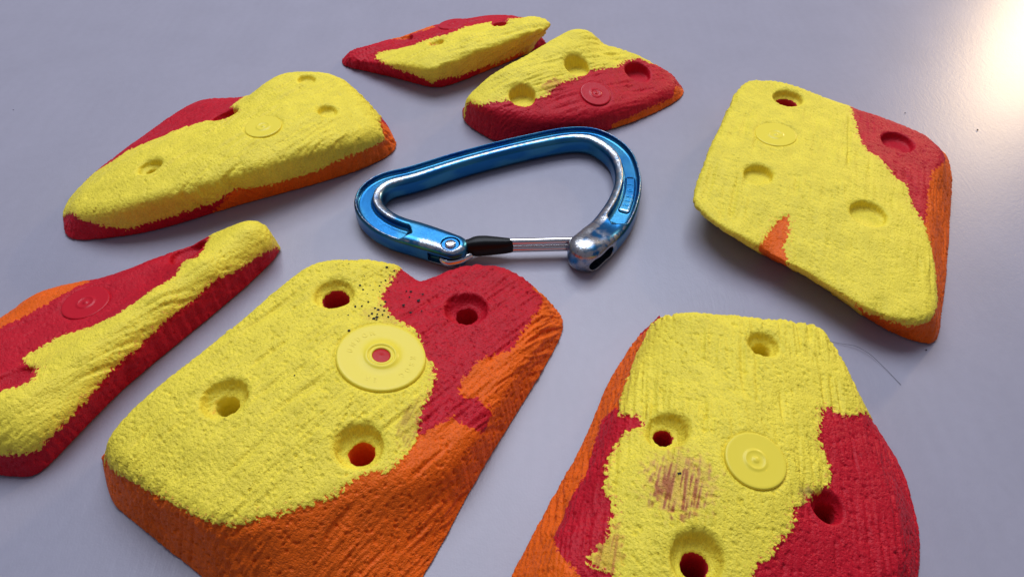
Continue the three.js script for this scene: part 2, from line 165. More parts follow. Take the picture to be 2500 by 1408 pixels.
  E: {"base":[[-150.5,-99],[-136.4,-97.2],[-127.8,-96.1],[-124.4,-100.2],[-120.2,-110.9],[-113.9,-124.8],[-106,-137.4],[-97.4,-150.4],[-88.1,-165.2],[-81.4,-178.2],[-80.2,-184.2],[-79.8,-184],[-83.2,-186.8],[-87.5,-188.4],[-93.6,-189.5],[-107,-186.7],[-123.2,-179.1],[-133.2,-173.3],[-138.9,-170.4],[-148.9,-168.2],[-157.6,-163.8],[-162.4,-154.2],[-172.6,-144.1],[-173.9,-125.6],[-166.4,-107.8]],"rim":[[-144.3,-101.4],[-132.8,-99.6],[-125.4,-99.9],[-118.6,-108.7],[-114.1,-121.3],[-107.2,-134.7],[-99.9,-148.7],[-89.7,-163.7],[-82,-174.7],[-79.7,-178.8],[-81.4,-183.2],[-87,-186.2],[-94,-185.8],[-106.9,-183],[-121.1,-174.3],[-131.1,-167.4],[-136.5,-163.9],[-145.2,-162.4],[-153.4,-157.1],[-157.9,-147.5],[-163.7,-136.9],[-160.6,-119.3],[-152.4,-106.1]],"top":[[-144.3,-101.4,9.5],[-132.8,-99.6,9.5],[-125.4,-99.9,9.5],[-118.6,-108.7,10.5],[-114.1,-121.3,10.5],[-107.2,-134.7,10.5],[-99.9,-148.7,10.5],[-89.7,-163.7,10.5],[-82,-174.7,10],[-79.7,-178.8,10],[-81.4,-183.2,12],[-87,-186.2,13],[-94,-185.8,11],[-106.9,-183,7],[-121.1,-174.3,5.5],[-131.1,-167.4,4.8],[-136.5,-163.9,4.6],[-145.2,-162.4,4.6],[-153.4,-157.1,4.6],[-157.9,-147.5,4.6],[-163.7,-136.9,5],[-160.6,-119.3,7],[-152.4,-106.1,9],[-86.3,-178.3,15],[-95.9,-163.3,15.6],[-104.3,-149.8,15.6],[-112.1,-137.2,15.6],[-119.3,-125.7,15.6],[-126.3,-115.6,15.4],[-133.6,-107.3,15],[-142.2,-104.2,14],[-92.9,-160.2,12.9],[-101.7,-147.4,12.9],[-109.5,-134.6,12.9],[-116.4,-122.6,12.9],[-122.5,-111.6,12.8],[-128.9,-104.2,13],[-134.6,-155.3,5],[-122,-164.9,5.4],[-111.3,-173.8,6],[-106.3,-178.2,6.6],[-121.5,-153.9,6.6],[-139.3,-140.8,6],[-141.5,-124.5,8.6],[-151.8,-136.1,6],[-135.8,-128.2,9.4],[-112.3,-160.4,8.6],[-125.4,-141.5,9],[-96.2,-179.6,12]],"round":3.2,"def":"r","holes":[{"x":-108.1,"z":-176.3,"r":6.3,"n":0,"depth":4.2},{"x":-140,"z":-121.5,"r":6.3,"n":0,"depth":4}],"disc":[-134.6,-155.3,7.2,"r"],"col":[["o",[[-186.9,-130.4],[-178.3,-152.6],[-172.9,-160.5],[-166.5,-171.1],[-157,-177.1],[-146.2,-182.5],[-138.9,-166.7],[-141.2,-161.9],[-146.1,-155.3],[-151.3,-150],[-156.7,-145],[-167,-137]]],["y",[[-102.7,-193.2],[-101.3,-177.2],[-99.5,-172.5],[-100,-166],[-105.6,-167.6],[-103.8,-159.1],[-107.5,-153.6],[-117,-141.6],[-126.6,-142.3],[-135.2,-140.5],[-140.3,-135.1],[-142.9,-132],[-141.2,-129.2],[-132.3,-123.7],[-129.7,-118.8],[-132.1,-116],[-137.1,-114.5],[-157.9,-113.6],[-157.4,-100.3],[-133.9,-97.6],[-123.2,-99],[-118.1,-108.2],[-113.8,-121.2],[-99.3,-148.4],[-89,-162.8],[-80.3,-173.1],[-75.8,-178.1],[-65.3,-195.9],[-75.8,-192.6],[-86,-192.7],[-97.5,-194],[-102,-193.1]]]],"stains":[{"x":-108,"z":-165.4,"a":4,"b":3,"k":0.4,"c":1,"s":0,"rgb":[230,170,80]}]},
  F: {"base":[[-112.2,-104],[-107.2,-94.2],[-102.9,-88.4],[-93.7,-82.4],[-82.4,-75.1],[-74,-69.5],[-59.9,-60],[-41.9,-54.6],[-27.5,-59],[-20.3,-70.2],[-9.3,-96.6],[2.8,-119],[15.5,-143.8],[17.1,-151.6],[13,-159.9],[4.9,-168.4],[-0.4,-171.4],[-8.8,-171.7],[-19.5,-170.9],[-23.9,-167],[-29.2,-164.3],[-32.5,-166.4],[-35,-168.1],[-40.8,-168.3],[-51.8,-167.6],[-62.1,-167.2],[-69,-162.8],[-82.7,-141.3],[-104.3,-112.5],[-107.3,-106.5],[-109.6,-103.5]],"rim":[[-102.9,-98.5],[-95,-90.1],[-82,-82],[-70.4,-76.3],[-61.6,-74.7],[-51.8,-77],[-40.4,-82.1],[-28.5,-86.8],[-17.2,-91.2],[-9,-102.4],[-1.1,-120.6],[9.8,-143.9],[9.8,-151.3],[4.5,-159.6],[-1.3,-164.4],[-8.6,-165.2],[-18.1,-164.3],[-24.2,-159.8],[-29.1,-157.2],[-33,-160.5],[-38.1,-162.3],[-49.3,-162.4],[-59.3,-161.6],[-65.9,-156.7],[-78.8,-135.2],[-99.4,-107],[-102.5,-101.7]],"top":[[-102.9,-98.5,15],[-95,-90.1,16],[-82,-82,17],[-70.4,-76.3,18],[-61.6,-74.7,18],[-51.8,-77,18],[-40.4,-82.1,18],[-28.5,-86.8,17],[-17.2,-91.2,14],[-9,-102.4,13],[-1.1,-120.6,12],[9.8,-143.9,10],[9.8,-151.3,10],[4.5,-159.6,11],[-1.3,-164.4,12],[-8.6,-165.2,13],[-18.1,-164.3,13],[-24.2,-159.8,13],[-29.1,-157.2,13],[-33,-160.5,15],[-38.1,-162.3,17],[-49.3,-162.4,18],[-59.3,-161.6,18],[-65.9,-156.7,18],[-78.8,-135.2,18],[-99.4,-107,17],[-102.5,-101.7,16],[-35.6,-123.3,19],[-65.4,-118.1,20],[-81.9,-99.8,19],[-51.2,-144,19],[-13.4,-145.3,14],[-22.6,-123.9,16],[-37.6,-95.1,19],[-26,-102.3,17],[-66.9,-85.2,19]],"round":3.3,"def":"o","holes":[{"x":-52.3,"z":-146.6,"r":6,"n":3.8,"depth":3.2},{"x":-13.6,"z":-145.4,"r":6.6,"n":3.2,"depth":4.2},{"x":-74.5,"z":-109.2,"r":6.3,"n":3.1,"depth":4},{"x":-37.7,"z":-95.6,"r":6.2,"n":3.4,"depth":4.4}],"disc":[-35.6,-123.4,12,"y"],"col":[["r",[[-44.6,-174.3],[-32.1,-173.1],[-28.1,-172.3],[-24.3,-172.8],[-20.9,-169.5],[-19.5,-171.4],[-6.2,-174.7],[6.1,-172.5],[12.9,-169.5],[6.7,-157.6],[13.5,-159.2],[9.2,-149.6],[2.4,-136.7],[0.4,-131.2],[-6.9,-127.5],[-10.1,-124.7],[-14.3,-116.8],[-14.1,-113.2],[-9.1,-113.2],[-4.1,-109.8],[-4.5,-103.5],[-11.9,-104.3],[-15.6,-107.1],[-17.9,-104.1],[-23,-100.5],[-26.1,-102.8],[-31.9,-119.3],[-40.5,-150.9]]],["y",[[-116.5,-93.3],[-109.4,-98.1],[-106.9,-92.2],[-93.3,-87.1],[-88,-84.1],[-81.1,-81.9],[-78.5,-79.9],[-71.8,-76.7],[-66.9,-75.6],[-62.9,-75],[-58.1,-77],[-54,-77.8],[-46.4,-80.4],[-41.2,-82.7],[-38.3,-85.8],[-35.2,-88.2],[-29.8,-88.9],[-26.9,-92.8],[-23.9,-98.3],[-23.7,-103.2],[-23.5,-107.3],[-21.9,-111.1],[-20.6,-118.5],[-21.6,-123],[-24.3,-125.1],[-25.5,-130.9],[-27.9,-135.4],[-33.5,-138.3],[-37.3,-142.9],[-38.5,-146.8],[-36.2,-155.6],[-30.8,-172.6],[-33.5,-173.6],[-39.1,-173.8],[-52.2,-174.7],[-64.9,-171.6],[-75.4,-164.4],[-89.7,-139.8],[-108,-107.2],[-113.4,-100.7]]]],"stains":[{"x":-25.2,"z":-103.7,"a":9,"b":4,"k":0.4,"c":0.3,"s":-0.95,"rgb":[140,90,50]},{"x":-36.6,"z":-139.2,"a":8,"b":4,"k":0.3,"c":1,"s":0,"rgb":[190,130,90]},{"x":-77,"z":-108.6,"a":3,"b":2,"k":0.5,"c":0,"s":1,"rgb":[225,140,40]}],"grit":[[-49.9,-159.2],[-45.9,-158.3],[-38.5,-159.1],[-36.2,-158.4],[-48.9,-155.7],[-41.7,-156.4],[-44.5,-154.1],[-37.3,-156.3],[-39.5,-152.8],[-36.6,-153.7],[-45.3,-150.4],[-42.4,-150.7],[-41.4,-149.1],[-44.2,-148.7],[-39.5,-148.7],[-42.7,-146.9],[-37.3,-144.9],[-42,-143.8],[-45.3,-141.3],[-43.5,-141.8],[-38.4,-143],[-39.8,-141.5],[-38.8,-141],[-37.1,-141],[-40.3,-139.1],[-38.8,-139.2],[-49.5,-137.4],[-46.7,-137.5],[-41,-138.1],[-38.7,-137.9],[-35.6,-138.6],[-45.5,-131.5],[-45.3,-124.2],[-31.9,-151.2],[-30.6,-151.3],[-27,-150.6],[-30.7,-148.7],[-27.9,-147.5],[-32,-144.5],[-29.6,-141.5],[-26.5,-142.7],[-38.6,-136.9],[-39.5,-137.2],[-37.3,-139.2],[-39.8,-151.2],[-38.3,-153.9],[-57.2,-115.4]]},
  G: {"base":[[47.6,-156.3],[45.6,-152.8],[39.2,-146.1],[27.8,-128.3],[23.3,-116.9],[17,-103.1],[9.6,-90.3],[-0.8,-70.4],[-5.7,-60],[4.5,-48.6],[39.5,-40.6],[71.4,-44.5],[87.7,-52.9],[98.6,-69.4],[103.4,-81.3],[104.2,-87.3],[105.6,-97.4],[104.3,-106.6],[101.1,-117.3],[99.4,-124.5],[97.4,-131.5],[94.4,-136.9],[90.2,-140.6],[68.8,-142.5],[48.6,-143.6]],"rim":[[43.8,-140.6],[38.9,-132],[32.7,-117.7],[28.8,-108.5],[23.7,-97.5],[17.7,-84.7],[11.2,-72.5],[8.1,-63.2],[12.9,-51.6],[37.8,-45.6],[63.8,-48.7],[79,-57.3],[87.1,-66.2],[91.8,-76.8],[92.9,-87.9],[92.1,-99.9],[92.4,-109.8],[91.3,-118.3],[90.4,-126.3],[88.2,-134.8],[83.1,-136.2],[66.4,-137.2],[47.3,-139.3]],"top":[[43.8,-140.6,16],[38.9,-132,15],[32.7,-117.7,15],[28.8,-108.5,15],[23.7,-97.5,15],[17.7,-84.7,15],[11.2,-72.5,16],[8.1,-63.2,16],[12.9,-51.6,15],[37.8,-45.6,14],[63.8,-48.7,14],[79,-57.3,13],[87.1,-66.2,13],[91.8,-76.8,13],[92.9,-87.9,14],[92.1,-99.9,15],[92.4,-109.8,16],[91.3,-118.3,17],[90.4,-126.3,17],[88.2,-134.8,18],[83.1,-136.2,19],[66.4,-137.2,20],[47.3,-139.3,19],[57.7,-89.1,23],[68.8,-125.4,21],[37.7,-99.2,20],[38,-82.1,21],[40.6,-66.1,20],[73.7,-79.5,18],[55.7,-110.1,22],[24.7,-89,18]],"round":3.3,"def":"r","holes":[{"x":68.7,"z":-126,"r":4.5,"n":2.5,"depth":3.8},{"x":38.2,"z":-99.4,"r":5.5,"n":2.4,"depth":4},{"x":40.5,"z":-66.7,"r":6.1,"n":3.2,"depth":4.2},{"x":73.8,"z":-79.8,"r":4,"n":2.5,"depth":4}],"disc":[57.7,-89.2,7.3,"y"],"col":[["o",[[41.5,-150.5],[39.4,-151.9],[43.2,-164],[34.8,-122.6],[29.1,-110.8],[23.3,-113.8],[18.2,-115.5],[18.1,-111.3],[16.5,-106.7],[15.4,-96.3],[12.6,-90.8],[9,-85.5],[6.8,-81.2],[6,-76.9],[10.9,-69.4],[13.6,-66.1],[16.1,-62.9],[14,-45.9],[-21.3,-41.5],[-18.6,-77.3],[-5,-106.2],[4,-130.2],[19.9,-154.9]]],["y",[[39.3,-152.5],[38.3,-175.9],[36.4,-137.3],[32.7,-130.3],[31.5,-125.2],[28,-116],[27.2,-108.2],[30,-105.9],[32.2,-104.6],[33.6,-101.9],[31.8,-101.3],[28.8,-100.5],[25.5,-96.3],[23.3,-92.1],[22.7,-88.1],[21.7,-83.6],[23.5,-81.1],[23.4,-78.5],[22.5,-75.2],[21.3,-71.9],[17.9,-69.1],[16.1,-68.1],[18.1,-65.4],[21.9,-64.4],[22.5,-62.2],[30.3,-56],[50.3,-56],[52.4,-63.5],[53.7,-65.9],[56.6,-66.4],[59.1,-70.2],[62.2,-72.5],[64.2,-75.2],[64.9,-78.4],[68.3,-80.1],[71,-82.7],[75.7,-85.3],[77.2,-89.9],[76.3,-94.4],[75.8,-97.5],[77.7,-101.2],[79.7,-106],[82.2,-107],[83.7,-105],[88.4,-105.5],[94.1,-108.2],[106.4,-111.8],[106.4,-111.8],[105.8,-123.2],[101.4,-130.8],[98.2,-139.6],[91.7,-145.1],[66.8,-148.9],[43.7,-150.7]]]],"stains":[{"x":39.2,"z":-84,"a":9.5,"b":10,"k":0.75,"c":0.3,"s":-0.95,"rgb":[202,146,92]},{"x":38.5,"z":-82.5,"a":7.5,"b":7.5,"k":0.65,"c":0.3,"s":-0.95,"rgb":[150,66,48],"lo":0.08},{"x":21.4,"z":-68.8,"a":7,"b":4,"k":0.5,"c":0.3,"s":-0.95,"rgb":[168,84,50]},{"x":69,"z":-81.2,"a":3,"b":3,"k":0.5,"c":1,"s":0,"rgb":[110,80,60]}],"grit":[[39.5,-86.3]]},
};
// ---------- table ----------
const texNoise = (n, f, srgb) => { const data = new Uint8Array(n * n * 4); for (let y = 0; y < n; y++) for (let x = 0; x < n; x++) { const v = f(x, y), o = (y * n + x) * 4; data[o] = v[0]; data[o + 1] = v[1]; data[o + 2] = v[2]; data[o + 3] = 255; } const t = new THREE.DataTexture(data, n, n); t.magFilter = THREE.LinearFilter; t.minFilter = THREE.LinearMipmapLinearFilter; t.generateMipmaps = true; t.wrapS = t.wrapT = THREE.RepeatWrapping; if (srgb) t.colorSpace = THREE.SRGBColorSpace; t.needsUpdate = true; return t; };
const wrapNoise = (x, y, n, f, s = 0) => { const a = (x / n) * 2 * Math.PI, b = (y / n) * 2 * Math.PI, r = f / (2 * Math.PI); return 0.5 * (noise3(Math.cos(a) * r + s, Math.sin(a) * r, Math.cos(b) * r * 1.37 + s) + noise3(Math.sin(b) * r + 31 + s, Math.cos(a) * r * 1.21, Math.sin(a) * r - s)); };
{
  const N = 1024, tile = 0.12;                                       // laminate: fine orange-peel
  const bump = texNoise(N, (x, y) => { const v = 128 + 60 * wrapNoise(x, y, N, 150) + 45 * wrapNoise(x, y, N, 60, 7); return [v, v, v]; });
  const tone = texNoise(512, (x, y) => { const v = 1 + 0.018 * wrapNoise(x, y, 512, 9) + 0.012 * wrapNoise(x, y, 512, 70, 3); return [clamp(152 * v, 0, 255), clamp(149 * v, 0, 255), clamp(162 * v, 0, 255)]; }, true);
  bump.repeat.set(2.6 / tile, 1.9 / tile); tone.repeat.set(2.6 / 0.31, 1.9 / 0.31);
  const top = new THREE.Mesh(new THREE.BoxGeometry(2.6, 0.03, 1.9), new THREE.MeshPhysicalMaterial({ map: tone, bumpMap: bump, bumpScale: 0.000045, roughness: 0.33, ior: 1.5, specularIntensity: 0.75 }));
  top.name = 'table_top'; top.position.set(0, -0.015, -0.75); tag(lit(top), 'smooth pale grey laminate table top', 'table', null, 'structure'); scene.add(top);
}
// ---------- climbing holds ----------
const PAINT = { y: [235, 214, 70], r: [188, 22, 40], o: [230, 98, 18] };      // sRGB of the dyed resin
const PART = { y: 'yellow_resin', r: 'red_resin', o: 'orange_resin' };
const grainBump = (() => {                                            // packed round grains with scattered pores, tiling
  const n = 512, R = rng(5), f = new Float32Array(n * n).fill(0), dab = (cx, cy, r, h, mode) => { const m = Math.ceil(r); for (let y = -m; y <= m; y++) for (let x = -m; x <= m; x++) { const d = (x * x + y * y) / (r * r); if (d >= 1) continue; const o = ((cy + y + n) % n) * n + ((cx + x + n) % n), v = h * Math.sqrt(1 - d); f[o] = mode ? f[o] - v : Math.max(f[o], v); } };
  for (let i = 0; i < 12000; i++) dab((R() * n) | 0, (R() * n) | 0, 3.2 + 3.8 * R(), 0.3 + 0.45 * R());
  for (let i = 0; i < 700; i++) dab((R() * n) | 0, (R() * n) | 0, 3 + 5 * R(), 0.6, 1);
  return texNoise(n, (x, y) => { const v = clamp(70 + 200 * f[y * n + x] + 12 * wrapNoise(x, y, n, 110), 0, 255); return [v, v, v]; });
})();
const TILE = 26;                                                      // mm
function zoneMap(d, S) {                                              // colour zones drawn on the unfolded body
  const w = S.hi[0] - S.lo[0], h = S.hi[1] - S.lo[1], k = 8, W = Math.ceil(w * k), Hh = Math.ceil(h * k);
  const cv = document.createElement('canvas'); cv.width = W; cv.height = Hh; const g = cv.getContext('2d');
  const key = { y: '#ff0000', r: '#00ff00', o: '#0000ff' };
  g.fillStyle = key[d.def]; g.fillRect(0, 0, W, Hh);
  for (const [c, P] of d.col) { g.fillStyle = key[c]; g.beginPath(); P.forEach((p, i) => g[i ? 'lineTo' : 'moveTo']((p[0] - S.lo[0]) * k, (p[1] - S.lo[1]) * k)); g.closePath(); g.fill(); }
  const id = g.getImageData(0, 0, W, Hh).data;
  const raw = (x, z) => { const i = clamp(Math.round((x - S.lo[0]) * k), 0, W - 1), j = clamp(Math.round((z - S.lo[1]) * k), 0, Hh - 1), o = (j * W + i) * 4; return id[o] > 127 ? 'y' : id[o + 1] > 127 ? 'r' : 'o'; };
  const zone = (x, z, a = 1) => raw(x + a * (0.75 * noise2(x * 0.55, z * 0.55) + 0.4 * noise2(x * 1.7, z * 1.7 + 9)), z + a * (0.75 * noise2(x * 0.55 + 40, z * 0.55) + 0.4 * noise2(x * 1.7 + 50, z * 1.7)));
  return { zone, w, h };
}
function holdTexture(d, S, Z, res) {
  const W = Math.ceil(Z.w * res), Hh = Math.ceil(Z.h * res), data = new Uint8Array(W * Hh * 4);
  for (let j = 0; j < Hh; j++) for (let i = 0; i < W; i++) {
    const x = S.lo[0] + (i + 0.5) / res, z = S.lo[1] + (j + 0.5) / res, o = (j * W + i) * 4;
    const c = Z.zone(x, z), b = Z.zone(x, z, 3.4), a = PAINT[c];
    let r = a[0], g = a[1], bl = a[2];
    const f = noise2(x * 1.1, z * 1.1), q = noise2(x * 2.6 + 7, z * 2.6);
    if (b !== c) {                                                     // thin skin of one resin over the other along the seam
      const t = (c === 'y' ? 0.45 : 0.16) * sstep(-0.2, 0.6, q + 0.5 * f), e = PAINT[b];
      r = mix(r, e[0], t); g = mix(g, e[1], t); bl = mix(bl, e[2], t);
      if (c === 'y') bl = mix(bl, 105, 0.4 * t / 0.45);
    }
    for (const s of d.stains ?? []) {                                   // worn, rubbed patches where the lower colour shows
      const u = (x - s.x) * s.c + (z - s.z) * s.s, v = -(x - s.x) * s.s + (z - s.z) * s.c, m = 1 - Math.hypot(u / s.a, v / s.b) + 0.3 * noise2(x * 0.4, z * 0.4 + 3);
      if (m > 0 && c === 'y') {
        const t = s.k * sstep(0, 0.5, m) * ((s.lo ?? 0.45) + (1 - (s.lo ?? 0.45)) * sstep(-0.2, 0.4, noise2(v * 0.95, u * 0.07 + 4) * 1.2 + 0.3 * q)), e = s.rgb;
        r = mix(r, e[0], t); g = mix(g, e[1], t); bl = mix(bl, e[2], t);
      }
    }
    const n = 1 + 0.035 * f + 0.05 * q + 0.03 * noise2(x * 0.12, z * 0.12);
    data[o] = clamp(r * n, 0, 255); data[o + 1] = clamp(g * n, 0, 255); data[o + 2] = clamp(bl * n, 0, 255); data[o + 3] = 255;
  }
  const t = new THREE.DataTexture(data, W, Hh); t.magFilter = THREE.LinearFilter; t.minFilter = THREE.LinearMipmapLinearFilter; t.generateMipmaps = true; t.colorSpace = THREE.SRGBColorSpace; t.needsUpdate = true;
  return t;
}
function ringDisc(R, boss) {                                           // flat moulded disc with a stepped centre
  const p = boss ? [[0.205, -0.9], [0.205, 0.1], [0.22, 0.35], [0.255, 0.45], [0.275, 0.2], [0.295, 0.2], [0.31, 0.55], [0.345, 0.6], [0.375, 0.35], [0.42, 0.12], [0.5, 0.0], [0.6, -0.03], [0.9, 0.12], [0.965, 0.12], [1, 0.0], [1.01, -0.35], [1.01, -1.6]]
    : [[0, 0.42], [0.07, 0.4], [0.1, 0.2], [0.15, 0.12], [0.26, 0.14], [0.3, 0.3], [0.345, 0.33], [0.38, 0.16], [0.45, 0.05], [0.9, 0.14], [0.965, 0.14], [1, 0.02], [1.01, -0.3], [1.01, -1.6]];
  return new THREE.LatheGeometry(p.reverse().map(([r, y]) => new THREE.Vector2((r * R) / 1000, (y > 0 ? y * 0.95 : y) / 1000)), 72);
}
const font = await new FontLoader().loadAsync('fonts/droid/droid_sans_bold.typeface.json');
function buildHold(name, d, cell, opt) {
  const S = holdField(d, cell), Z = zoneMap(d, S), { pos, tri } = surfaceNets(S.F, S.nx, S.ny, S.nz, cell, S.o), n = pos.length / 3;
  const cx = (S.o[0] + S.c * S.nx / 2), cz = (S.o[2] + S.c * S.nz / 2), g = new THREE.Group(); g.name = name; g.position.set(cx / 1000, 0, cz / 1000); scene.add(g);
  const P = new Float32Array(n * 3), UV = new Float32Array(n * 2), zoneOf = new Array(n), dir = [Math.cos(opt.grain), Math.sin(opt.grain)], ds = d.disc;
  for (let i = 0; i < n; i++) {
    const x = pos[i * 3], y = pos[i * 3 + 1], z = pos[i * 3 + 2], e = 0.6;
    let gx = S.val(x + e, y, z) - S.val(x - e, y, z), gy = S.val(x, y + e, z) - S.val(x, y - e, z), gz = S.val(x, y, z + e) - S.val(x, y, z - e); const l = Math.hypot(gx, gy, gz) || 1; gx /= l; gy /= l; gz /= l;
    const q = S.flat(x, y, z), zn = Z.zone(q[0], q[1]);
    zoneOf[i] = zn;
    const onDisc = sstep(ds[2] + 1.2, ds[2] - 0.3, Math.hypot(x - ds[0], z - ds[1])), foot = sstep(0.3, 1.2, y);
    const u = x * dir[0] + z * dir[1], v = -x * dir[1] + z * dir[0], patch = sstep(-0.35, 0.5, noise3(x * 0.035, y * 0.03, z * 0.035 + 5));
    const stria = noise3(v * 0.7, u * 0.03, y * 0.2) * 0.5 + noise3(v * 1.25, u * 0.06, y * 0.3 + 7) * 0.5;
    const side = 1 - Math.abs(gy), flute = noise3(u * 0.55 + v * 0.2, y * 0.05, 3) * side;              // moulding flutes on the flanks
    const grain = 0.1 * (0.55 - cells3(x * 0.85, y * 0.85, z * 0.85)) + noise3(x * 1.2, y * 1.2, z * 1.2 + 3) * 0.05;
    const groove = -sstep(0.25, 0.75, noise3(v * 0.42, u * 0.018, 11)) * sstep(0.0, 0.6, noise3(v * 0.1 + 3, u * 0.035, 17));
    const pit = -0.38 * sstep(0.5, 0.85, noise3(x * 0.5 + 20, y * 0.5, z * 0.5));
    let h = grain * opt.rough + pit * opt.rough + (stria * (0.25 + patch) + 1.4 * groove) * opt.stria + flute * 0.28 + noise3(x * 0.07, y * 0.07, z * 0.07) * 0.22 + (zn === 'y' ? 0.28 : 0);
    const nearHole = S.holes.some((b) => Math.hypot(x - b.x, z - b.z) < b.r + 0.8); if (nearHole) h = h * 0.45;
    h = h * foot * (1 - onDisc) - 0.35 * onDisc;
    P[i * 3] = (x + gx * h - cx) / 1000; P[i * 3 + 1] = Math.max(0.0002, (y + gy * h) / 1000); P[i * 3 + 2] = (z + gz * h - cz) / 1000;
    UV[i * 2] = (q[0] - S.lo[0]) / Z.w; UV[i * 2 + 1] = (q[1] - S.lo[1]) / Z.h;
  }
  const whole = new THREE.BufferGeometry(); whole.setAttribute('position', new THREE.BufferAttribute(P, 3)); whole.setIndex(tri); whole.computeVertexNormals();
  const N = whole.attributes.normal.array, lists = { y: [], r: [], o: [] }, deep = {};
  for (let t = 0; t < tri.length; t += 3) {
    if (P[tri[t] * 3 + 1] < 0.0005 && P[tri[t + 1] * 3 + 1] < 0.0005 && P[tri[t + 2] * 3 + 1] < 0.0005) { lists[d.def].push(t); continue; }
    const hx = pos[tri[t] * 3], hy = pos[tri[t] * 3 + 1], hz = pos[tri[t] * 3 + 2], bore = S.holes.find((h) => h.n && hy < h.y - h.depth - 0.25 && Math.hypot(hx - h.x, hz - h.z) < h.n + 0.5);
    if (bore) { (deep[S.holes.indexOf(bore)] ??= []).push(t); continue; }
    const a = zoneOf[tri[t]], b = zoneOf[tri[t + 1]], c = zoneOf[tri[t + 2]]; lists[b === c ? b : a].push(t);
  }
  const bump = grainBump.clone(); bump.repeat.set(Z.w / TILE, Z.h / TILE); bump.needsUpdate = true;
  const mat = new THREE.MeshPhysicalMaterial({ map: holdTexture(d, S, Z, opt.res), bumpMap: bump, bumpScale: 0.00016 * opt.rough, roughness: 0.5, specularIntensity: 0.32 });
  for (const c of ['y', 'r', 'o']) {
    if (lists[c].length < 30) { if (lists[c].length) lists[d.def].push(...lists[c]); continue; }
  }
  // a colour that surfaces in several places becomes one part for each place
  const pieces = [];
  for (const c of ['y', 'r', 'o']) {
    const par = new Map(), find = (v) => { let r = v; while (par.get(r) !== r) r = par.get(r); while (par.get(v) !== r) { const nx = par.get(v); par.set(v, r); v = nx; } return r; };
    for (const t of lists[c]) for (let k = 0; k < 3; k++) if (!par.has(tri[t + k])) par.set(tri[t + k], tri[t + k]);
    for (const t of lists[c]) { const a = find(tri[t]); par.set(find(tri[t + 1]), a); par.set(find(tri[t + 2]), a); }
    const by = new Map(); for (const t of lists[c]) { const r = find(tri[t]); if (!by.has(r)) by.set(r, []); by.get(r).push(t); }
    const all = [...by.values()].sort((a, b) => b.length - a.length), big = all.filter((l, i) => i === 0 || l.length > 250);
    for (const l of all.slice(big.length)) big[0].push(...l);
    for (const l of big) if (l.length > 30) pieces.push([c, l]);
  }
  const liner = (c) => new THREE.MeshPhysicalMaterial({ color: new THREE.Color().setRGB(PAINT[c][0] / 255, PAINT[c][1] / 255, PAINT[c][2] / 255, THREE.SRGBColorSpace), roughness: 0.7 });
  for (const [c, list, inBore] of [...pieces, ...Object.keys(deep).filter((c) => deep[c].length > 30).map((c) => [c, deep[c], true])]) {
    const map = new Map(), p = [], nn = [], uv = [], ix = [];
    for (const t of list) for (let k = 0; k < 3; k++) { const v = tri[t + k]; let m = map.get(v); if (m === undefined) { m = map.size; map.set(v, m); p.push(P[v * 3], P[v * 3 + 1], P[v * 3 + 2]); nn.push(N[v * 3], N[v * 3 + 1], N[v * 3 + 2]); uv.push(UV[v * 2], UV[v * 2 + 1]); } ix.push(m); }
    const ge = new THREE.BufferGeometry(); ge.setAttribute('position', new THREE.Float32BufferAttribute(p, 3)); ge.setAttribute('normal', new THREE.Float32BufferAttribute(nn, 3)); ge.setAttribute('uv', new THREE.Float32BufferAttribute(uv, 2)); ge.setIndex(ix);
    const m = new THREE.Mesh(ge, inBore ? liner(S.holes[c].deep ?? Z.zone(S.holes[c].x, S.holes[c].z)) : mat); m.name = inBore ? 'screw_hole' : PART[c]; g.add(lit(m));
  }
  // the moulded disc, laid on the surface
  {
    const [x, z, R, c] = ds, e = 4, y = S.height(x, z), nrm = new THREE.Vector3(S.height(x - e, z) - S.height(x + e, z), 2 * e, S.height(x, z - e) - S.height(x, z + e)).normalize();
    const a = PAINT[c], col = new THREE.Color().setRGB(a[0] / 255, a[1] / 255, a[2] / 255, THREE.SRGBColorSpace);
    const dm = new THREE.MeshPhysicalMaterial({ color: col, roughness: 0.3, specularIntensity: 0.4 });
    const disc = new THREE.Mesh(ringDisc(R, opt.boss), dm); disc.name = 'moulded_disc'; disc.position.set((x - cx) / 1000, (y + (opt.lift ?? -0.1)) / 1000, (z - cz) / 1000); disc.quaternion.setFromUnitVectors(new THREE.Vector3(0, 1, 0), nrm); g.add(lit(disc));
    if (opt.boss) {
      const pl = new THREE.Mesh(new THREE.LatheGeometry([[0.215, -0.9], [0.212, -0.1], [0.19, 0.1], [0.12, 0.02], [0.05, 0.1], [0, 0.14]].map(([r, h]) => new THREE.Vector2((r * R) / 1000, h / 1000)), 40), new THREE.MeshPhysicalMaterial({ color: new THREE.Color().setRGB(0.72, 0.06, 0.05, THREE.SRGBColorSpace), roughness: 0.3, specularIntensity: 0.3 })); pl.name = 'centre_plug'; disc.add(lit(pl));
      const L = [];
      for (const [word, mid] of [['UNDON', 3.75], ['KSOC', 0.35], ['ER', 1.75]]) [...word].forEach((ch, i) => {
        const tg = new TextGeometry(ch, { font, size: R * 0.13 / 1000, depth: 0.0001, curveSegments: 3, bevelEnabled: false }); tg.computeBoundingBox(); tg.translate(-tg.boundingBox.max.x / 2, -R * 0.065 / 1000, 0); tg.rotateX(-Math.PI / 2);
        const an = mid + (i - (word.length - 1) / 2) * 0.27; tg.rotateY(-an - Math.PI / 2); tg.translate(Math.cos(an) * R * 0.72 / 1000, -0.00001, Math.sin(an) * R * 0.72 / 1000); L.push(tg);
      });
      const tm = new THREE.Mesh(mergeGeometries(L), dm); tm.name = 'raised_lettering'; disc.add(lit(tm));
    }
  }
